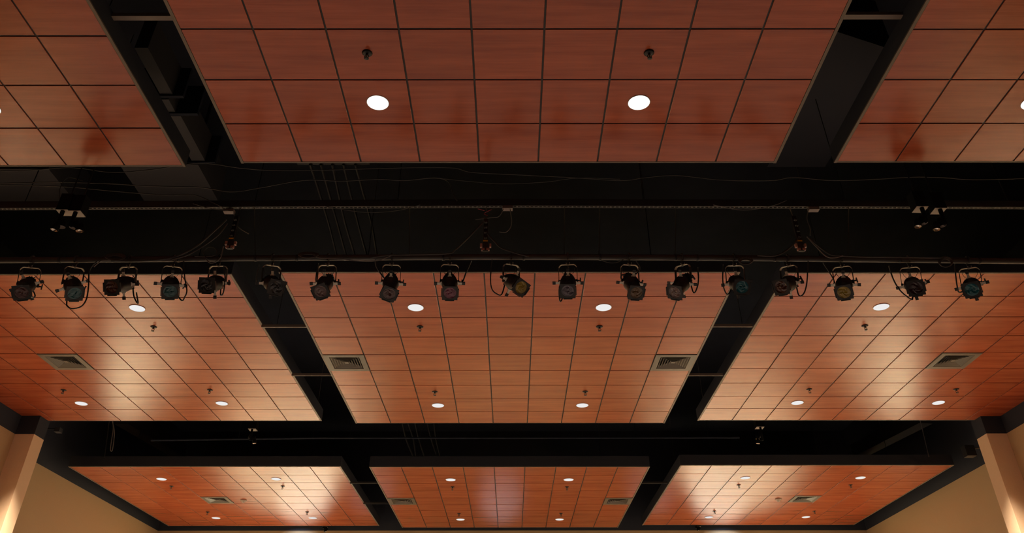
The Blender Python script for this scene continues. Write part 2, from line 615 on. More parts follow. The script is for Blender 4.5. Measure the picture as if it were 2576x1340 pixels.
# slotted strut above it
z_st = at_y(1288, 522, YPIPE).z
strut = MB()
xa, xb = -6.6, 6.6
for (u0, v0, u1, v1) in ((-60, 526, 1288, 519.5), (1288, 519.5, 2640, 523.5)):
    A_, B_ = at_y(u0, v0, YPIPE), at_y(u1, v1, YPIPE)
    L_ = (B_ - A_).length
    M = Matrix.Translation(A_) @ (B_ - A_).to_track_quat('X', 'Z').to_matrix().to_4x4()
    w = 0.0205
    strut.box((0, -w, 0), (L_, -0.007, 0.004), M)
    strut.box((0, 0.007, 0), (L_, w, 0.004), M)
    n = int(L_ / 0.046)
    for k in range(n):
        strut.box((k * 0.046, -0.007, 0), (k * 0.046 + 0.017, 0.007, 0.004), M)
    strut.box((0, -w, 0.004), (L_, -w + 0.003, 0.085), M, mat=1)
    strut.box((0, w - 0.003, 0.004), (L_, w, 0.085), M, mat=1)
    strut.box((0, -w, 0.082), (L_, w, 0.085), M, mat=1)
st = thing('strut_rail', 'long slotted metal rail hanging above the spotlight pipe', 'rail', data=strut.data('strut_rail', [M_RAIL, M_STEEL]))
for u in (60, 640, 1000, 1620, 2130, 2540):
    a = at_y(u, 515, YPIPE)
    MB().tube([a, (a.x, a.y, TOP)], 0.006, 6).build('hanger_rod', M_STEEL, st)
# thin rods from the rail down to the pipe
rail_v = lambda u: 526 - 6.5 * (u + 60) / 1348 if u < 1288 else 519.5 + 4 * (u - 1288) / 1352
for u, v0 in ((640, 520), (1030, 520), (1420, 520), (1508, 520), (1700, 520), (2135, 520)):
    a = at_y(u, rail_v(u), YPIPE) + Vector((0, 0, -0.001))
    c = pipe_at(u)
    MB().tube([a, (c.x, c.y, c.z + 0.030)], 0.005, 6).build('hanger_rod', M_STEEL, pipe)

# ------------------------------------------------------------------ stage spotlights
hb = MB()
hb.lathe([(0.0, -0.140), (0.028, -0.140), (0.036, -0.132), (0.044, -0.095), (0.052, -0.088), (0.060, -0.070), (0.073, -0.025),
          (0.081, 0.025), (0.082, 0.060), (0.075, 0.068), (0.074, 0.10), (0.071, 0.105), (0.070, 0.215), (0.077, 0.222), (0.078, 0.243),
          (0.066, 0.245), (0.062, 0.23), (0.060, 0.15)], 28, cap=False)
for k in range(12):
    a = k * math.pi / 6
    hb.box((0.02, -0.003, -0.128), (0.047, 0.003, -0.090), Matrix.Rotation(a, 4, 'Z'))
hb.box((-0.024, -0.070, -0.10), (0.024, -0.035, -0.03))
for s_ in (-1, 1):
    hb.tube([(s_ * 0.070, 0, 0), (s_ * 0.098, 0, 0)], 0.016, 10)
housing_me = hb.data('housing', M_CAN)
gf = MB()
S2 = 0.077
seg = 32
vs_, fs = [], []
for z in (0.246, 0.251):
    for k in range(seg):
        a = 2 * math.pi * k / seg
        c, s = math.cos(a), math.sin(a)
        q = S2 / max(abs(c), abs(s))
        vs_ += [(0.063 * c, 0.063 * s, z), (q * c, q * s, z)]
n2 = 2 * seg
for k in range(seg):
    j = (k + 1) % seg
    fs += [(2 * k, 2 * k + 1, 2 * j + 1, 2 * j)[::-1], (n2 + 2 * k, n2 + 2 * k + 1, n2 + 2 * j + 1, n2 + 2 * j),
           (2 * k + 1, n2 + 2 * k + 1, n2 + 2 * j + 1, 2 * j + 1)[::-1], (2 * k, n2 + 2 * k, n2 + 2 * j, 2 * j)]
gf.add(vs_, fs)
gf.box((-0.045, -0.087, 0.234), (0.045, -0.078, 0.256))
gf.box((-0.087, -0.045, 0.234), (-0.078, 0.045, 0.256))
gf.box((0.078, -0.045, 0.234), (0.087, 0.045, 0.256))
gf_me = gf.data('gel_frame', M_FRAME)


def gel_mesh(m, seed):
    r = random.Random(seed)
    g = MB()
    rings, sg = 4, 11
    ph = r.uniform(0, 1)
    vs_ = [(r.uniform(-.008, .008), r.uniform(-.008, .008), 0.246 + r.uniform(-.007, .004))]
    for i in range(1, rings + 1):
        for k in range(sg):
            last = i == rings
            a = 2 * math.pi * (k + ph + (0 if last else r.uniform(-.4, .4))) / sg
            rr = 0.066 if last else 0.064 * (i + r.uniform(-.3, .3)) / rings
            vs_.append((rr * math.cos(a), rr * math.sin(a), 0.2475 + (0 if last else r.uniform(-.006, .003))))
    fs = [(0, 1 + k, 1 + (k + 1) % sg) for k in range(sg)]
    for i in range(rings - 1):
        for k in range(sg):
            q = (k + 1) % sg
            fs.append((1 + i * sg + k, 1 + (i + 1) * sg + k, 1 + (i + 1) * sg + q, 1 + i * sg + q))
    return g.add(vs_, fs, False).data('gel', m)


hd = MB()
hd.box((0.076, -0.012, 0.042), (0.128, 0.012, 0.049), mat=0)
hd.box((0.070, -0.020, 0.041), (0.090, 0.020, 0.050), mat=0)
hd.box((0.126, -0.015, 0.039), (0.158, 0.015, 0.052), mat=1)
handle_me = hd.data('shutter_handle', [M_HANDLE, M_TIP])
knob = MB()
knob.tube([(0.092, 0, 0), (0.124, 0, 0)], 0.008, 8)
knob.box((0.121, -0.027, -0.007), (0.133, 0.027, 0.007))
knob_me = knob.data('tilt_knob', M_TIP)
# yoke: U of flat bar, pivots at z = 0, cross bar at z = YH; clamp above it
YH, YA = 0.175, 0.094
pts = [(-YA, 0, -0.02)] + [(-YA, 0, YH - 0.045)]
for k in range(1, 6):
    a = math.pi - k * math.pi / 12
    pts.append((-YA + 0.045 + 0.045 * math.cos(a), 0, YH - 0.045 + 0.045 * math.sin(a)))
right = [(-x, y, z) for x, y, z in reversed(pts)]
prof = pts + right
yk = MB()
vs_, fs = [], []
for i, p in enumerate(prof):
    p = Vector(p)
    a = Vector(prof[max(0, i - 1)])
    c = Vector(prof[min(len(prof) - 1, i + 1)])
    t = (c - a).normalized()
    nrm = Vector((-t.z, 0, t.x)) * 0.0025
    for sy in (-1, 1):
        for sn in (-1, 1):
            vs_.append(p + nrm * sn + Vector((0, 0.0145 * sy, 0)))
for i in range(len(prof) - 1):
    o0, o1 = 4 * i, 4 * i + 4
    for a, c in ((0, 1), (1, 3), (3, 2), (2, 0)):
        fs.append((o0 + a, o0 + c, o1 + c, o1 + a))
fs += [(0, 2, 3, 1), tuple(4 * (len(prof) - 1) + k for k in (0, 1, 3, 2))]
yk.add(vs_, fs)
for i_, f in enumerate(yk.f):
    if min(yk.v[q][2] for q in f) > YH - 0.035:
        yk.m[i_] = 2  # cross bar takes the paler, lit-from-below colour
yk.lathe([(0.012, YH - 0.010), (0.012, YH - 0.003)], 8)
for s in (-1, 1):
    yk.box((s * 0.035 - 0.011, -0.005, YH - 0.0032), (s * 0.035 + 0.011, 0.005, YH - 0.0022), mat=1)
    yk.tube([(s * YA * 0.86, 0, 0), (s * (YA + 0.006), 0, 0)], 0.014, 8)
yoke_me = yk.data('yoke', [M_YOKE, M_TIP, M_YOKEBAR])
# clamp in its own frame: pipe centre at the origin, pipe along x
cl = MB()
arc = [(0, 0.042 * math.cos(a), 0.042 * math.sin(a)) for a in [math.radians(d) for d in range(-60, 231, 24)]]
cl.tube(arc, 0.008, 6)
cl.tube([(0, 0.018, -0.041), (0, 0.0, -0.045), (0, 0, -0.07)], 0.010, 6)
cl.lathe([(0.013, -0.062), (0.013, -0.085)], 6)
clamp_me = cl.data('pipe_clamp', M_STEEL)
bl = MB()
bl.tube([(-0.022, -0.014, -0.066), (-0.010, -0.018, -0.074)], 0.005, 6)
bl.tube([(0.018, -0.020, -0.060), (0.018, -0.020, -0.082)], 0.0045, 6)
bolt_me = bl.data('clamp_bolt', M_CLAMP)
PIVOT = 0.080 + YH
LEAN = Matrix.Rotation(math.radians(16), 4, 'X')      # the yokes hang tipped away from the viewer

GEL = {'rose': (0.10, 0.028, 0.030), 'teal': (0.010, 0.11, 0.13), 'red': (0.09, 0.016, 0.010), 'clear': (0.035, 0.034, 0.040), 'pink': (0.17, 0.085, 0.080),
       'magenta': (0.22, 0.018, 0.075), 'yellow': (0.38, 0.25, 0.015), 'lavender': (0.13, 0.095, 0.135), 'amber': (0.14, 0.060, 0.008), 'brown': (0.09, 0.025, 0.014),
       'blue': (0.014, 0.15, 0.20), 'dark red': (0.04, 0.008, 0.012)}
GELM = {k: gel('gel_' + k.replace(' ', '_'), tuple(0.62 * x for x in c)) for k, c in GEL.items()}
# clamp u, lens (u, v), roll of the gel frame, handle roll, gel, label, power-cable pixels from the lamp's rear (None = rear of the housing)
SPOTS = [
    (83, 53.8, 736, -5, -15, 'rose', 'rose gel, leftmost on the pipe', [(None), (88, 742), (82, 748), (75, 742)]),
    (193, 188, 738, 0, -18, 'teal', 'teal gel and a long cable loop under it', [(None), (168, 760), (170, 770), (182, 776), (205, 770), (218, 750), (223, 715), (224, 685), (232, 668), (246, 656)]),
    (327, 281, 722, 0, 0, 'red', 'dark red gel turned left, above a lit downlight', [(None), (337, 745), (347, 763), (343, 735)]),
    (438, 428, 733, 0, 5, 'teal', 'teal gel, between two spotlights turned left', [(None), (455, 754), (465, 746), (470, 730), (465, 700), (463, 672), (462, 655)]),
    (552, 520, 717, 2, 0, 'clear', 'clear grey gel turned left, over the left panel\'s corner', [(None), (555, 741), (562, 735), (566, 700), (563, 668)]),
    (686, 695, 722.5, 12, 0, 'clear', 'clear crinkled gel, before the dark gap left of middle', [(None), (648, 712), (646, 690), (652, 665)]),
    (825, 806, 733, -19, 0, 'pink', 'dull pink gel, over the middle panel\'s left corner', [(None), (798, 712), (796, 690), (802, 662)]),
    (986, 979, 739, 21, 3, 'rose', 'dusky red gel, directly left of the magenta one', [(None), (968, 700), (955, 684), (946, 668), (944, 652)]),
    (1132, 1132, 737, 1, 0, 'magenta', 'shiny magenta gel, near the middle of the pipe', [(None), (1158, 715), (1172, 687), (1186, 655)]),
    (1286, 1311, 723, 36, 25, 'yellow', 'dull yellow gel turned right, right of the magenta one', [(None), (1262, 740), (1250, 739), (1238, 728), (1234, 705), (1236, 670), (1238, 652)]),
    (1428, 1428, 732, -1, 0, 'lavender', 'lavender gel facing straight forward, right of middle', [(None), (1412, 756), (1407, 745), (1408, 720), (1420, 690), (1430, 670)]),
    (1583, 1601, 736, 4, 5, 'amber', 'amber gel, right of the lavender one', [(None), (1562, 700), (1568, 690), (1600, 688), (1610, 672), (1600, 655)]),
    (1716, 1697, 735, 8, 3, 'pink', 'dull pink gel turned left, over the middle panel\'s right part', [(None), (1745, 736), (1754, 722), (1757, 700), (1755, 672)]),
    (1846, 1867, 722, 1, -8, 'blue', 'bright blue gel, before the dark gap right of middle', [(None), (1832, 740), (1822, 728), (1818, 700), (1820, 665)]),
    (1981, 1964.5, 722, -9, -6, 'brown', 'brownish red gel turned left, over the right gap\'s far side', [(None), (2010, 743), (2022, 738), (2029, 715), (2032, 680), (2033, 655)]),
    (2115, 2123, 735, -9, -1, 'yellow', 'bright yellow gel facing forward, over the right panel', [(None), (2104, 722), (2098, 705), (2086, 684), (2070, 660)]),
    (2284, 2304, 724, -9, -12, 'dark red', 'very dark red gel, second from the right end', [(None), (2296, 750), (2288, 750), (2266, 732), (2250, 708), (2240, 682), (2236, 668)]),
    (2432, 2445, 728.5, -11, -13, 'blue', 'blue gel, rightmost spotlight on the pipe', [(None), (2415, 735), (2408, 720), (2404, 690), (2402, 662)]),
]
LF = 0.249


def turn(p, xa_, ya_, deg):
    """rotation about the barrel that makes the frame's edge look DEG degrees off level"""
    def px(q):
        d_ = q - EYE
        return Vector((d_.dot(RIGHT) / d_.dot(FWD), d_.dot(DOWN) / d_.dot(FWD)))
    o = px(p)
    jx, jy = px(p + xa_ * 0.02) - o, px(p + ya_ * 0.02) - o
    t = (math.cos(math.radians(deg)), math.sin(math.radians(deg)))
    cx, cy2 = jx.x * t[1] - jx.y * t[0], jy.x * t[1] - jy.y * t[0]
    th = math.atan2(-cx, cy2)
    q = jx * math.cos(th) + jy * math.sin(th)
    return th if q.x * t[0] + q.y * t[1] > 0 else th + math.pi


for i, (uc, ul, vl, froll, hroll, gname, lab, cab) in enumerate(SPOTS):
    cpos = pipe_at(uc)
    s = thing('stage_spotlight', 'black stage spotlight with ' + lab, 'spotlight', cpos, 'stage spotlights on the pipe')
    piv = cpos + (LEAN @ Vector((0, 0, -PIVOT)))
    # lens centre: where the pixel's ray passes the sphere of radius LF round the pivot
    d = P(ul, vl).normalized()
    oc = EYE - piv
    bq = d.dot(oc)
    disc = bq * bq - (oc.dot(oc) - LF * LF)
    tt = -bq - math.sqrt(max(disc, 0.0))
    aim = (EYE + d * tt - piv).normalized()
    xax = Vector((0, 0, -1)).cross(aim)
    xax = (xax if xax.length > 0.05 else Vector((1, 0, 0))).normalized()
    if xax.x < 0:
        xax = -xax
    yax = aim.cross(xax)
    R = Matrix((xax, yax, aim)).transposed().to_4x4()
    pan = math.atan2(xax.y, xax.x)
    loc = Matrix.Translation(piv - cpos)
    link('pipe_clamp', clamp_me, s, mat=LEAN)
    link('clamp_bolt', bolt_me, s, mat=LEAN)
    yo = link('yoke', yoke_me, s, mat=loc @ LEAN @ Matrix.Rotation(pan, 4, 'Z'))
    link('tilt_knob', knob_me, s, mat=loc @ R)
    h = link('housing', housing_me, s, mat=loc @ R)
    fr_ = Matrix.Rotation(turn(piv + aim * LF, xax, yax, froll), 4, 'Z')
    hr_ = turn(piv + aim * 0.045, xax, yax, hroll)
    link('gel_frame', gf_me, h, mat=fr_)
    link('gel', gel_mesh(GELM[gname], i), h, mat=fr_, label=gname + ' colour gel')
    for k in range(4):
        link('shutter_handle', handle_me, h, mat=Matrix.Rotation(hr_ + math.radians(90 * k), 4, 'Z'))
    # safety wire loop from the yoke to the housing
    lp = []
    for k in range(13):
        a = math.pi * k / 12
        lp.append(Vector((-0.070 * math.cos(a), 0.0, YH - 0.03 - 0.085 * math.sin(a))))
    lp = [loc @ (LEAN @ Matrix.Rotation(pan, 4, 'Z') @ (p + Vector((0, 0.03, 0)))) for p in lp]
    MB().tube(lp, 0.0022, 5).build('safety_wire', M_CABLE3, s)
    # power cable
    rear = piv + (R.to_3x3() @ Vector((0, -0.04, -0.115)))
    pts = [rear]
    n = len(cab) - 1
    for k, px in enumerate(cab[1:]):
        yy = rear.y + (YPIPE - 0.046 - rear.y) * min(1, (k + 1) / max(1, n))
        pts.append(at_y(px[0], px[1], yy))
    MB().tube([p - cpos for p in spline(pts, 6)], 0.0072, 6).build('power_cable', M_CABLE3, s)

# ------------------------------------------------------------------ cable drops between rail and pipe
for (u, v0, v1, lab) in ((577, 545, 628, 'left'), (1221, 552, 634, 'middle'), (2017, 545, 634, 'right')):
    a, c = at_y(u - 1, v0, YPIPE - 0.03), at_y(u, v1, YPIPE - 0.03)
    d = thing('cable_drop', 'black vertical connector strip with a yellow sticker and clips, %s one above the pipe' % lab, 'connector strip', (c.x, c.y, c.z), 'connector strips above the pipe')
    Hh = a.z - c.z
    strip = MB().box((-0.022, -0.02, 0.10), (0.022, 0.02, Hh))
    for k in range(4):
        strip.lathe([(0.016, 0), (0.016, 0.03), (0.010, 0.045)], 10, Matrix.Translation((0, -0.012, Hh * (0.38 + 0.16 * k))) @ Matrix.Rotation(math.pi / 2, 4, 'X'))
    strip.build('strip', M_CAN, d)
    MB().box((-0.024, -0.0225, 0.118), (0.024, -0.02, 0.135)).build('yellow_sticker', M_YELLOW, d)
    for (x, z, w, hh) in ((-0.045, 0.075, 0.022, 0.042), (0.050, 0.075, 0.018, 0.040), (-0.026, 0.030, 0.032, 0.024), (0.026, 0.030, 0.032, 0.024)):
        MB().box((x - w / 2, -0.018, z - hh / 2), (x + w / 2, 0.012, z + hh / 2)).build('clip', M_PINK, d)
    MB().box((-0.03, -0.012, 0.012), (0.03, 0.02, 0.11)).build('hook', M_STEEL, d)
    MB().tube([(0, 0.0, Hh), (0, 0.03, z_st - c.z)], 0.006, 6).build('hanger_rod', M_BAR if lab == 'right' else M_STEEL, d)

for (u, v, lab) in ((576, 534, 'left'), (1277, 526, 'middle'), (2047, 529, 'right')):
    p = at_y(u, v, YPIPE)
    o = thing('junction_box', 'small brown junction box under the slotted rail, %s one' % lab, 'junction box', p, 'junction boxes under the rail')
    MB().box((-0.055, -0.03, -0.004), (0.055, 0.03, 0.03)).build('box', M_BOXM, o)
    MB().box((-0.012, -0.008, 0.03), (0.012, 0.008, z_st - p.z + 0.002)).build('bracket', M_STEEL, o)
# red wire ends above the middle strip
p0 = [at_y(u, v, YPIPE - 0.03) for u, v in ((1202, 525), (1219, 529.5), (1227, 531), (1236, 527))]
rw = MB()
rw.tube([p0[0], p0[1]], 0.004, 6)
rw.tube([at_y(1218, 536, YPIPE - .03), p0[2], p0[3]], 0.004, 6)
rw.tube([at_y(1218, 538.5, YPIPE - .03), at_y(1227, 542, YPIPE - .03)], 0.004, 6)
thing('wire_ends', 'loose red wire ends above the middle connector strip', 'wire', data=rw.data('wire_ends', M_RED))

# ------------------------------------------------------------------ loose cables
CABLES = [
    ('long thin black cable sagging just behind the near panels, highest one', 6.75, 0.006, M_CABLE,
     [(-20, 431), (90, 427), (182, 421), (282, 433), (376, 427), (501, 410), (595, 421), (660, 427), (734, 428.6), (828, 427), (922, 424), (1047, 421), (1141, 422), (1188, 433), (1300, 439), (1437, 446), (1562, 453.6), (1625, 446), (1703, 441), (1813, 452), (1940, 453.6), (1994, 446), (2098, 453.6), (2198, 450.5), (2292, 445), (2370, 446), (2449, 451.5), (2600, 448)]),
    ('black cable sagging across the left duct, ending above the middle strip', 6.85, 0.006, M_CABLE,
     [(-20, 462), (141, 458), (282, 462), (376, 468), (501, 471), (580, 482), (650, 473), (765, 453), (859, 455), (953, 450.5), (1016, 453.6), (1094, 447), (1129, 458), (1141, 490), (1150, 505)]),
    ('black cable branching to the right from the middle of the upper run', 6.80, 0.005, M_CABLE, [(1094, 447), (1173, 455), (1267, 462), (1374, 457), (1455, 447), (1560, 450)]),
    ('black cable running from the left edge down to the rail near the left box', 6.872, 0.006, M_CABLE, [(-20, 464), (157, 469), (282, 480), (407, 490), (486, 490), (533, 508), (560, 521)]),
    ('thin cable hanging in a shallow arc below the rail, left of middle', 6.86, 0.004, M_CABLE, [(815, 518), (859, 526), (928, 534), (1000, 529), (1057, 515)]),
    ('thin cable hanging in a shallow arc below the rail, right of middle', 6.86, 0.004, M_CABLE2, [(1794, 515), (1869, 528), (1940, 518), (1979, 504)]),
    ('thin grey cable loop from the rail above the left duct\'s end', 6.86, 0.004, M_CABLE, [(486, 512), (520, 522), (548, 527), (575, 529)]),
    ('thick feeder cable sweeping left from the left connector strip', 6.84, 0.010, M_CABLE, [(570, 552), (545, 575), (500, 615), (455, 640), (410, 652), (340, 656), (280, 656)]),
    ('second feeder cable sweeping left below the thick one', 6.83, 0.008, M_CABLE, [(572, 562), (550, 590), (510, 620), (470, 642), (430, 653)]),
    ('cable curving right from the left junction box', 6.876, 0.005, M_CABLE2, [(588, 534), (593, 560), (605, 575), (626, 588)]),
    ('feeder cable sweeping left from the middle connector strip', 6.84, 0.009, M_CABLE, [(1218, 556), (1195, 580), (1170, 605), (1145, 628), (1120, 638), (990, 641), (930, 648)]),
    ('feeder cable sweeping right from the middle connector strip', 6.84, 0.009, M_CABLE, [(1226, 588), (1245, 608), (1262, 624), (1300, 637), (1330, 645)]),
    ('cable hanging in a hook shape under the middle junction box', 6.876, 0.005, M_CABLE2, [(1283, 525), (1287, 555), (1284, 572), (1272, 584), (1256, 583)]),
    ('cable curving left from the middle junction box', 6.876, 0.005, M_CABLE2, [(1267, 525), (1255, 544), (1235, 547), (1196, 552)]),
    ('feeder cable sweeping left from the right connector strip', 6.84, 0.009, M_CABLE, [(2012, 590), (1998, 612), (1975, 632), (1948, 643), (1905, 642)]),
    ('feeder cable sweeping right from the right connector strip', 6.84, 0.008, M_CABLE, [(2034, 597), (2060, 620), (2090, 640), (2120, 643), (2180, 646), (2370, 648)]),
    ('second feeder cable drooping right from the right connector strip', 6.82, 0.007, M_CABLE2, [(2030, 595), (2055, 622), (2078, 644), (2098, 648), (2120, 643)]),
    ('cable pair hanging from the right junction box', 6.876, 0.005, M_CABLE2, [(2034, 528), (2030, 550), (2038, 575), (2038, 592)]),
    ('cable dropping from the rail at the left twin lamp', 6.80, 0.004, M_CABLE, [(150, 505), (152, 470), (172, 447), (208, 454)]),
    ('dark cable draped along the pipe under the second spotlight', 6.85, 0.006, M_CABLE2, [(236, 671), (246, 662), (260, 655), (300, 656), (350, 657), (440, 655)]),
    ('thin cable draped along the pipe left of middle', 6.842, 0.005, M_CABLE2, [(788, 640), (800, 648), (850, 650), (900, 656), (950, 655), (990, 640)]),
    ('thin cable sagging below the pipe right of the lavender spotlight', 6.842, 0.004, M_CABLE, [(1505, 650), (1520, 657), (1545, 661), (1570, 652), (1590, 645)]),
    ('loop of cable standing on the pipe at the left connector strip', 6.85, 0.006, M_CABLE, [(520, 650), (512, 636), (518, 625), (532, 621), (545, 628), (542, 640), (530, 644), (512, 645), (490, 644)]),
    ('cable drooping below the pipe at the left connector strip', 6.84, 0.006, M_CABLE2, [(562, 620), (556, 645), (545, 657), (530, 661), (518, 652)]),
]
for lab, y, r, m, px in CABLES:
    pts = [at_y(u, v, y) for u, v in px]
    t = MB().tube(spline(pts, 6), r, 6)
    thing('loose_cable', lab, 'cable', group='loose cables above the pipe', data=t.data('loose_cable', m))
for u, v, ru, rv, lab in ((290, 645, 26, 8, 'coil of black cable tied on the pipe between the second and third spotlights'),
                          (2379, 658, 18, 13, 'coil of black cable hanging on the pipe left of the rightmost spotlight'),
                          (776, 640, 26, 6, 'flat coil of black cable on the pipe above the dull pink gel left of middle'),
                          (1876, 655, 18, 8, 'coil of black cable hanging below the pipe above the bright blue gel')):
    t = MB()
    for q in range(4):
        k = 1 - 0.08 * q
        t.tube([at_y(u + k * ru * math.cos(a), v + q * 1.2 + k * rv * math.sin(a), YPIPE - 0.048 - 0.010 * q) for a in [2 * math.pi * j / 20 for j in range(20)]], 0.005, 6, closed=True)
    thing('cable_coil', lab, 'cable coil', group='coiled cables on the pipe', data=t.data('cable_coil', M_CABLE))

# ------------------------------------------------------------------ roof void: ducts, conduits, bars
def px_box(mb, z, u0, u1, v, v_end, hgt, z_thick=None):
    a, c = at_z(u0, v, z), at_z(u1, v, z)
    e = at_z(0.5 * (u0 + u1), v_end, z)
    mb.box((a.x, min(a.y, e.y), z), (c.x, max(a.y, e.y), z + hgt))


ZD = CZ + 5.75
d = MB()
px_box(d, ZD, 300, 498, 414, 508, 0.5)
duct = thing('air_duct', 'wide dark air duct seen in the gap left of the middle panels', 'duct')
d.build('main_box', M_DUCT, duct)
for (u0, u1, v, ve) in ((338, 372, 120, 240), (394, 424, 250, 283), (419, 455, 292, 404)):
    d = MB()
    px_box(d, ZD + 0.05, u0, u1, v, ve, 0.4)
    d.build('branch_box', M_DUCT, duct)
for u, v in ((382, 244), (420, 288), (470, 410)):
    a = at_z(u, v, ZD + 0.03)
    MB().box((a.x - 0.2, a.y - 0.02, ZD + 0.03), (a.x + 0.35, a.y + 0.02, ZD + 0.45)).build('joint_flange', M_DECK, duct)
a = at_z(400, 440, ZD)
for dx in (-0.4, 0.4):
    MB().box((a.x + dx - 0.02, a.y - 0.01, ZD + 0.5), (a.x + dx + 0.02, a.y + 0.01, TOP)).build('hanger_strap', M_DECK, duct)
d = MB()
px_box(d, ZD, -160, 122, 425, 520, 0.5)
duct2 = thing('air_duct', 'dark air duct in the gap at the far left, above the twin lamps', 'duct')
d.build('main_box', M_DUCT, duct2)
a = at_z(40, 440, ZD)
MB().box((a.x - 0.02, a.y - 0.01, ZD + 0.5), (a.x + 0.02, a.y + 0.01, TOP)).build('hanger_strap', M_DECK, duct2)
# slanting baffle seen in the right gap
q = [at_z(u, v, CZ + 6.2) for u, v in ((2106, 80), (2250, 127), (2130, 330), (2075, 420), (1930, 420))]
n = len(q)
bf = MB()
bf.add([*q, *[p + Vector((0, 0, 0.8)) for p in q]], [tuple(range(n)), tuple(range(n, 2 * n))[::-1]] + [(k, k + n, (k + 1) % n + n, (k + 1) % n) for k in range(n)])
thing('roof_baffle', 'dark flat baffle with a slanting edge in the gap right of the middle panel', 'baffle', data=bf.data('roof_baffle', M_BLACK))
# five conduits with their bracket
zc_ = CZ + 5.9
for k, (u0, u1, u2, lab) in enumerate(((780, 826, 846, 'leftmost'), (807, 848, 870, 'second'), (836, 868, 892, 'third'), (864, 900, 922, 'fourth'), (894, 934, 948, 'rightmost'))):
    pts = [at_z(u0, 413, zc_), at_z((u0 + u1) / 2 - 4, 470, zc_), at_z(u1, 560, zc_), at_z(u2, 640, zc_)]
    t = MB().tube(spline(pts, 5), 0.017, 8)
    thing('conduit', 'thin brown conduit behind the rail, %s of the five left of middle' % lab, 'conduit', group='conduits behind the rail', data=t.data('conduit', M_STEEL))
a, c = at_z(747, 415, zc_), at_z(930, 418, zc_)
t = MB().box((a.x, a.y - 0.02, zc_ + 0.017), (c.x, a.y + 0.02, zc_ + 0.05))
for k in (0.15, 0.85):
    x = a.x + (c.x - a.x) * k
    t.tube([(x, a.y, zc_ + 0.05), (x, a.y, TOP)], 0.006, 6)
thing('conduit_bracket', 'slotted bracket bar holding the five thin conduits', 'bracket', data=t.data('conduit_bracket', M_STEEL))
for k, (u0, u1, u2, lab) in enumerate(((1012, 1022, 1040, 'leftmost'), (1026, 1040, 1046, 'second'), (1044, 1054, 1068, 'third'), (1075, 1085, 1100, 'fourth'), (1092, 1097, 1108, 'rightmost'))):
    pts = [at_z(u0, 1062, CZ + 6.0), at_z(u1, 1105, CZ + 6.0), at_z(u2, 1150, CZ + 6.0)]
    t = MB().tube(spline(pts, 5), 0.02, 8)
    thing('conduit', 'faint conduit in the dark gap before the back panels, %s of five' % lab, 'conduit', group='conduits before the back panels', data=t.data('conduit', M_DUCT))
# cross bars bridging the gaps between the panels
gapsx = {'l': (-3.49, -2.79), 'r': (2.70, 3.36)}
for row, side, u, v, rr, m, lab in (('A', 'l', 360, 46, 0.026, M_BAR, 'near left gap, at the upper picture edge'), ('A', 'r', 2200, 43, 0.026, M_BAR, 'near right gap, at the upper picture edge'),
                                    ('B', 'l', 730, 823, 0.012, M_BAR, 'left gap under the spotlights, nearer one'), ('B', 'l', 794, 945, 0.012, M_BAR, 'left gap under the spotlights, farther one'),
                                    ('B', 'r', 1832, 822, 0.012, M_BAR, 'right gap under the spotlights, nearer one'), ('B', 'r', 1768, 945, 0.012, M_BAR, 'right gap under the spotlights, farther one'),
                                    ('C', 'l', 928, 1216, 0.008, M_STEEL, 'left gap at the back wall, nearer one'), ('C', 'l', 960, 1267, 0.008, M_STEEL, 'left gap at the back wall, farther one'),
                                    ('C', 'r', 1645, 1216, 0.008, M_STEEL, 'right gap at the back wall, nearer one')):
    hz = CZ + CLOUD[row + 'c'][2] + 0.11 + (0.1 if row == 'A' else 0)
    p = at_z(u, v, hz)
    xa, xb = gapsx[side]
    t = MB().box((xa, p.y - rr, hz), (xb, p.y + rr, hz + 0.04))
    thing('cross_bar', 'brown bar bridging the ' + lab, 'bar', group='bars bridging the gaps', data=t.data('cross_bar', m))
# beams in the gap before the back panels
zb = CZ + 5.6
for (u0, v0, u1, v1, wd, lab) in ((305, 1066, 450, 1150, 0.16, 'left'), (2330, 1064, 2160, 1150, 0.16, 'right')):
    a, c = at_z(u0, v0, zb), at_z(u1, v1, zb)
    t = MB()
    M = Matrix.Translation(a) @ (c - a).to_track_quat('Y', 'Z').to_matrix().to_4x4()
    t.box((-wd, 0, 0), (wd, (c - a).length, 0.3), M)
    t.tube([a + Vector((0, 0.5, 0.3)), a + Vector((0, 0.5, TOP - zb))], 0.01, 6)
    thing('roof_duct', 'dark slanting duct in the gap before the back panels, %s side' % lab, 'duct', group='slanting ducts', data=t.data('roof_duct', M_DUCT))
t = MB().tube([at_y(u, v, 15.0) for u, v in ((380, 1107), (800, 1101), (1288, 1101), (1860, 1100))], 0.018, 8)
for u in (600, 1000, 1600):
    a = at_y(u, 1101, 15.0)
    t.tube([a, (a.x, a.y, TOP)], 0.008, 6)
thing('sprinkler_pipe', 'faint dark pipe running across the gap before the back panels', 'pipe', data=t.data('sprinkler_pipe', M_DECK))
px = [(283, 1060), (288, 1085), (286, 1110), (283, 1130), (280, 1134), (278, 1128), (281, 1105), (285, 1080), (284, 1060)]
t = MB().tube(spline([at_y(u, v, 14.7) for u, v in px], 5), 0.009, 6)
t.tube([at_y(283.5, 1060, 14.7), (at_y(283.5, 1060, 14.7).x, 14.7, TOP)], 0.006, 6)
thing('wire_loop', 'thin pale wire loop hanging before the left back panel', 'wire', data=t.data('wire_loop', M_CABLE2))
a = at_y(275, 1058, 14.9)
t = MB().tube([at_y(263, 1150, 14.9), a, (a.x + 0.2, a.y, TOP)], 0.008, 6)
thing('hanging_wire', 'straight thin wire beside the pale wire loop', 'wire', data=t.data('hanging_wire', M_CABLE))
a = at_y(2315, 1058, 14.9)
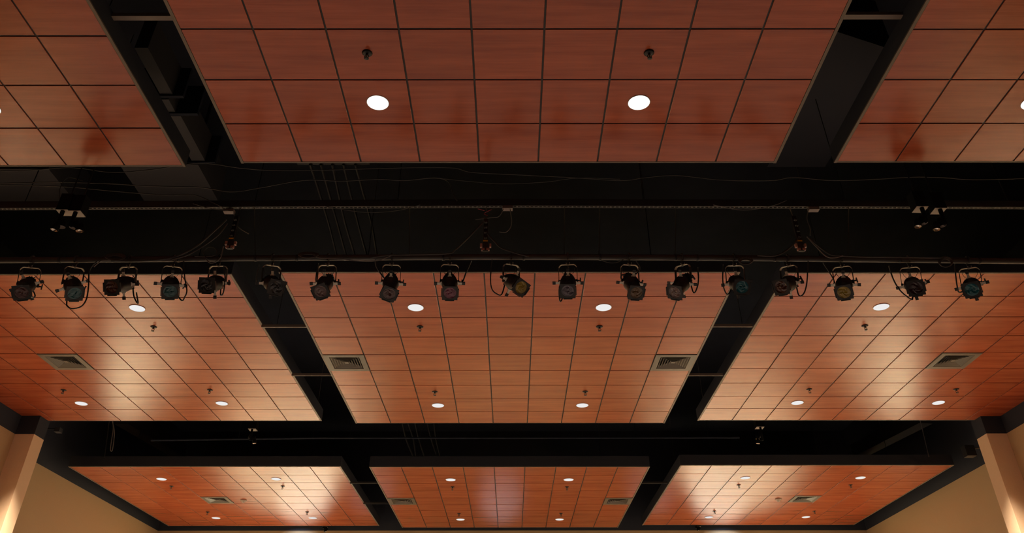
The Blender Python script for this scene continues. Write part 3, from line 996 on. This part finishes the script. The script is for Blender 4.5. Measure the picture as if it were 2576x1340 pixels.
t = MB().tube([at_y(2337, 1149, 14.9), a, (a.x - 0.2, a.y, TOP)], 0.008, 6)
thing('hanging_wire', 'straight thin wire hanging before the right back panel', 'wire', data=t.data('hanging_wire', M_CABLE2))

# ------------------------------------------------------------------ small hanging work lamps
def head(mb_parent, p, r, aim, m):
    M = Matrix.Translation(p) @ aim.to_track_quat('Z', 'Y').to_matrix().to_4x4()
    c = MB().lathe([(0.0, -0.09), (r * 0.6, -0.09), (r * 1.05, -0.05), (r * 1.1, 0.004), (r, 0.004), (r * 0.98, 0.0)], 20, M, cap=False)
    h = c.build('lamp_head', M_MATTE, mb_parent)
    MB().lathe([(r * 0.99, 0.0), (r * 0.8, -0.016), (r * 0.4, -0.028), (0.0, -0.032)], 20, M, cap=False).build('reflector', m, h)


LAMPS = [  # base plate px, y, plate half size, heads (u, v, bright, aim), label
    ((162, 535), 6.62, 0.060, [(136, 578, 1, -1), (155, 571, 0, 1)], 'left one of the twin lamps at the far left'),
    ((194, 538), 6.62, 0.060, [(183, 573, 0, -1), (200, 581, 1, 1)], 'right one of the twin lamps at the far left'),
    ((2315, 527), 6.62, 0.060, [(2309, 570, 1, -1), (2325, 562, 0, 1)], 'left one of the twin lamps at the far right'),
    ((2361, 531), 6.62, 0.060, [(2356, 577, 1, -1), (2372, 568, 0, 1)], 'right one of the twin lamps at the far right'),
    ((636, 1081), 14.8, 0.075, [(629, 1102, 0, -1), (638.5, 1106.5, 1, 1), (640, 1114.5, 1, 1)], 'left one before the back panels'),
    ((1911, 1076), 14.8, 0.075, [(1914, 1098.5, 0, 1), (1906, 1103.5, 1, -1), (1906.5, 1115, 1, -1)], 'right one before the back panels'),
    ((818, 1325), 21.64, 0.06, [(814, 1329.5, 0, -1), (820.5, 1333, 1, 1), (818.5, 1336.5, 1, 1)], 'left one on the back wall'),
    ((1757, 1324), 21.64, 0.06, [(1753, 1328.5, 0, -1), (1759, 1331, 1, 1), (1757, 1333.5, 1, 1)], 'right one on the back wall'),
]
for (pu, pv), y, hs, heads, lab in LAMPS:
    p = at_y(pu, pv, y)
    s = thing('work_lamp', 'small black lamp with open heads, ' + lab, 'lamp', p, 'small hanging lamps')
    fl = pu in (818, 1757)
    M = None
    up = 0.2 if not fl else 0.10
    MB().box((-hs * 1.02, -hs * 1.02, 0.003), (hs * 1.02, hs * 1.02, up)).build('lamp_box', M_MATTE, s)
    MB().box((-hs, -hs, 0.0), (hs, hs, 0.003)).build('base_plate', M_PLATE if y < 10 else M_REFLD, s)
    pts = [at_y(u, v, y - 0.02) - p for u, v, _b, _a in heads]
    lowest = min(q.z for q in pts)
    stem = MB().lathe([(0.021, lowest + 0.05), (0.021, 0.0)], 12, Matrix.Translation((0, -hs * 0.55, 0)))
    for q in pts:
        stem.tube([(0, -hs * 0.55, q.z + 0.06), (q.x, q.y, q.z + 0.06)], 0.012, 6)
    stem.build('stem', M_MATTE, s)
    for q, (u, v, br, sd) in zip(pts, heads):
        head(s, q, 0.036, Vector((0.15 * sd, 0.0, -1)).normalized(), M_REFL if br else M_REFLD)
    if fl:
        MB().box((-0.03, 0.03, 0.03), (0.03, YB - y, 0.08)).build('bracket', M_FRAME, s)
    if not fl:
        MB().tube([(0, 0, up), (0, 0, TOP - p.z)], 0.008, 6).build('hanger_rod', M_STEEL, s)

# ------------------------------------------------------------------ wall things near the piers
p = at_y(2437, 1135, 14.9)
s = thing('wall_speaker', 'small black loudspeaker bracketed high beside the right pier', 'speaker', p)
MB().box((-0.09, -0.08, -0.10), (0.09, 0.08, 0.10)).build('cabinet', M_CAN, s)
MB().box((-0.08, -0.086, -0.09), (0.08, -0.08, 0.09)).build('grille', M_FRAME, s)
MB().tube([(0, 0, 0.05), (PIER['right'][2] - p.x, 0, 0.10)], 0.015, 8).build('bracket', M_CLAMP, s)
p = at_y(147, 1082, 14.9)
s = thing('wall_camera', 'small dark bracketed device high beside the left pier', 'camera', p)
MB().box((-0.05, -0.06, -0.04), (0.05, 0.06, 0.04)).build('body', M_DUCT, s)
MB().tube([(0, 0, 0.02), (PIER['left'][2] - p.x, 0, 0.06)], 0.012, 8).build('bracket', M_DUCT, s)
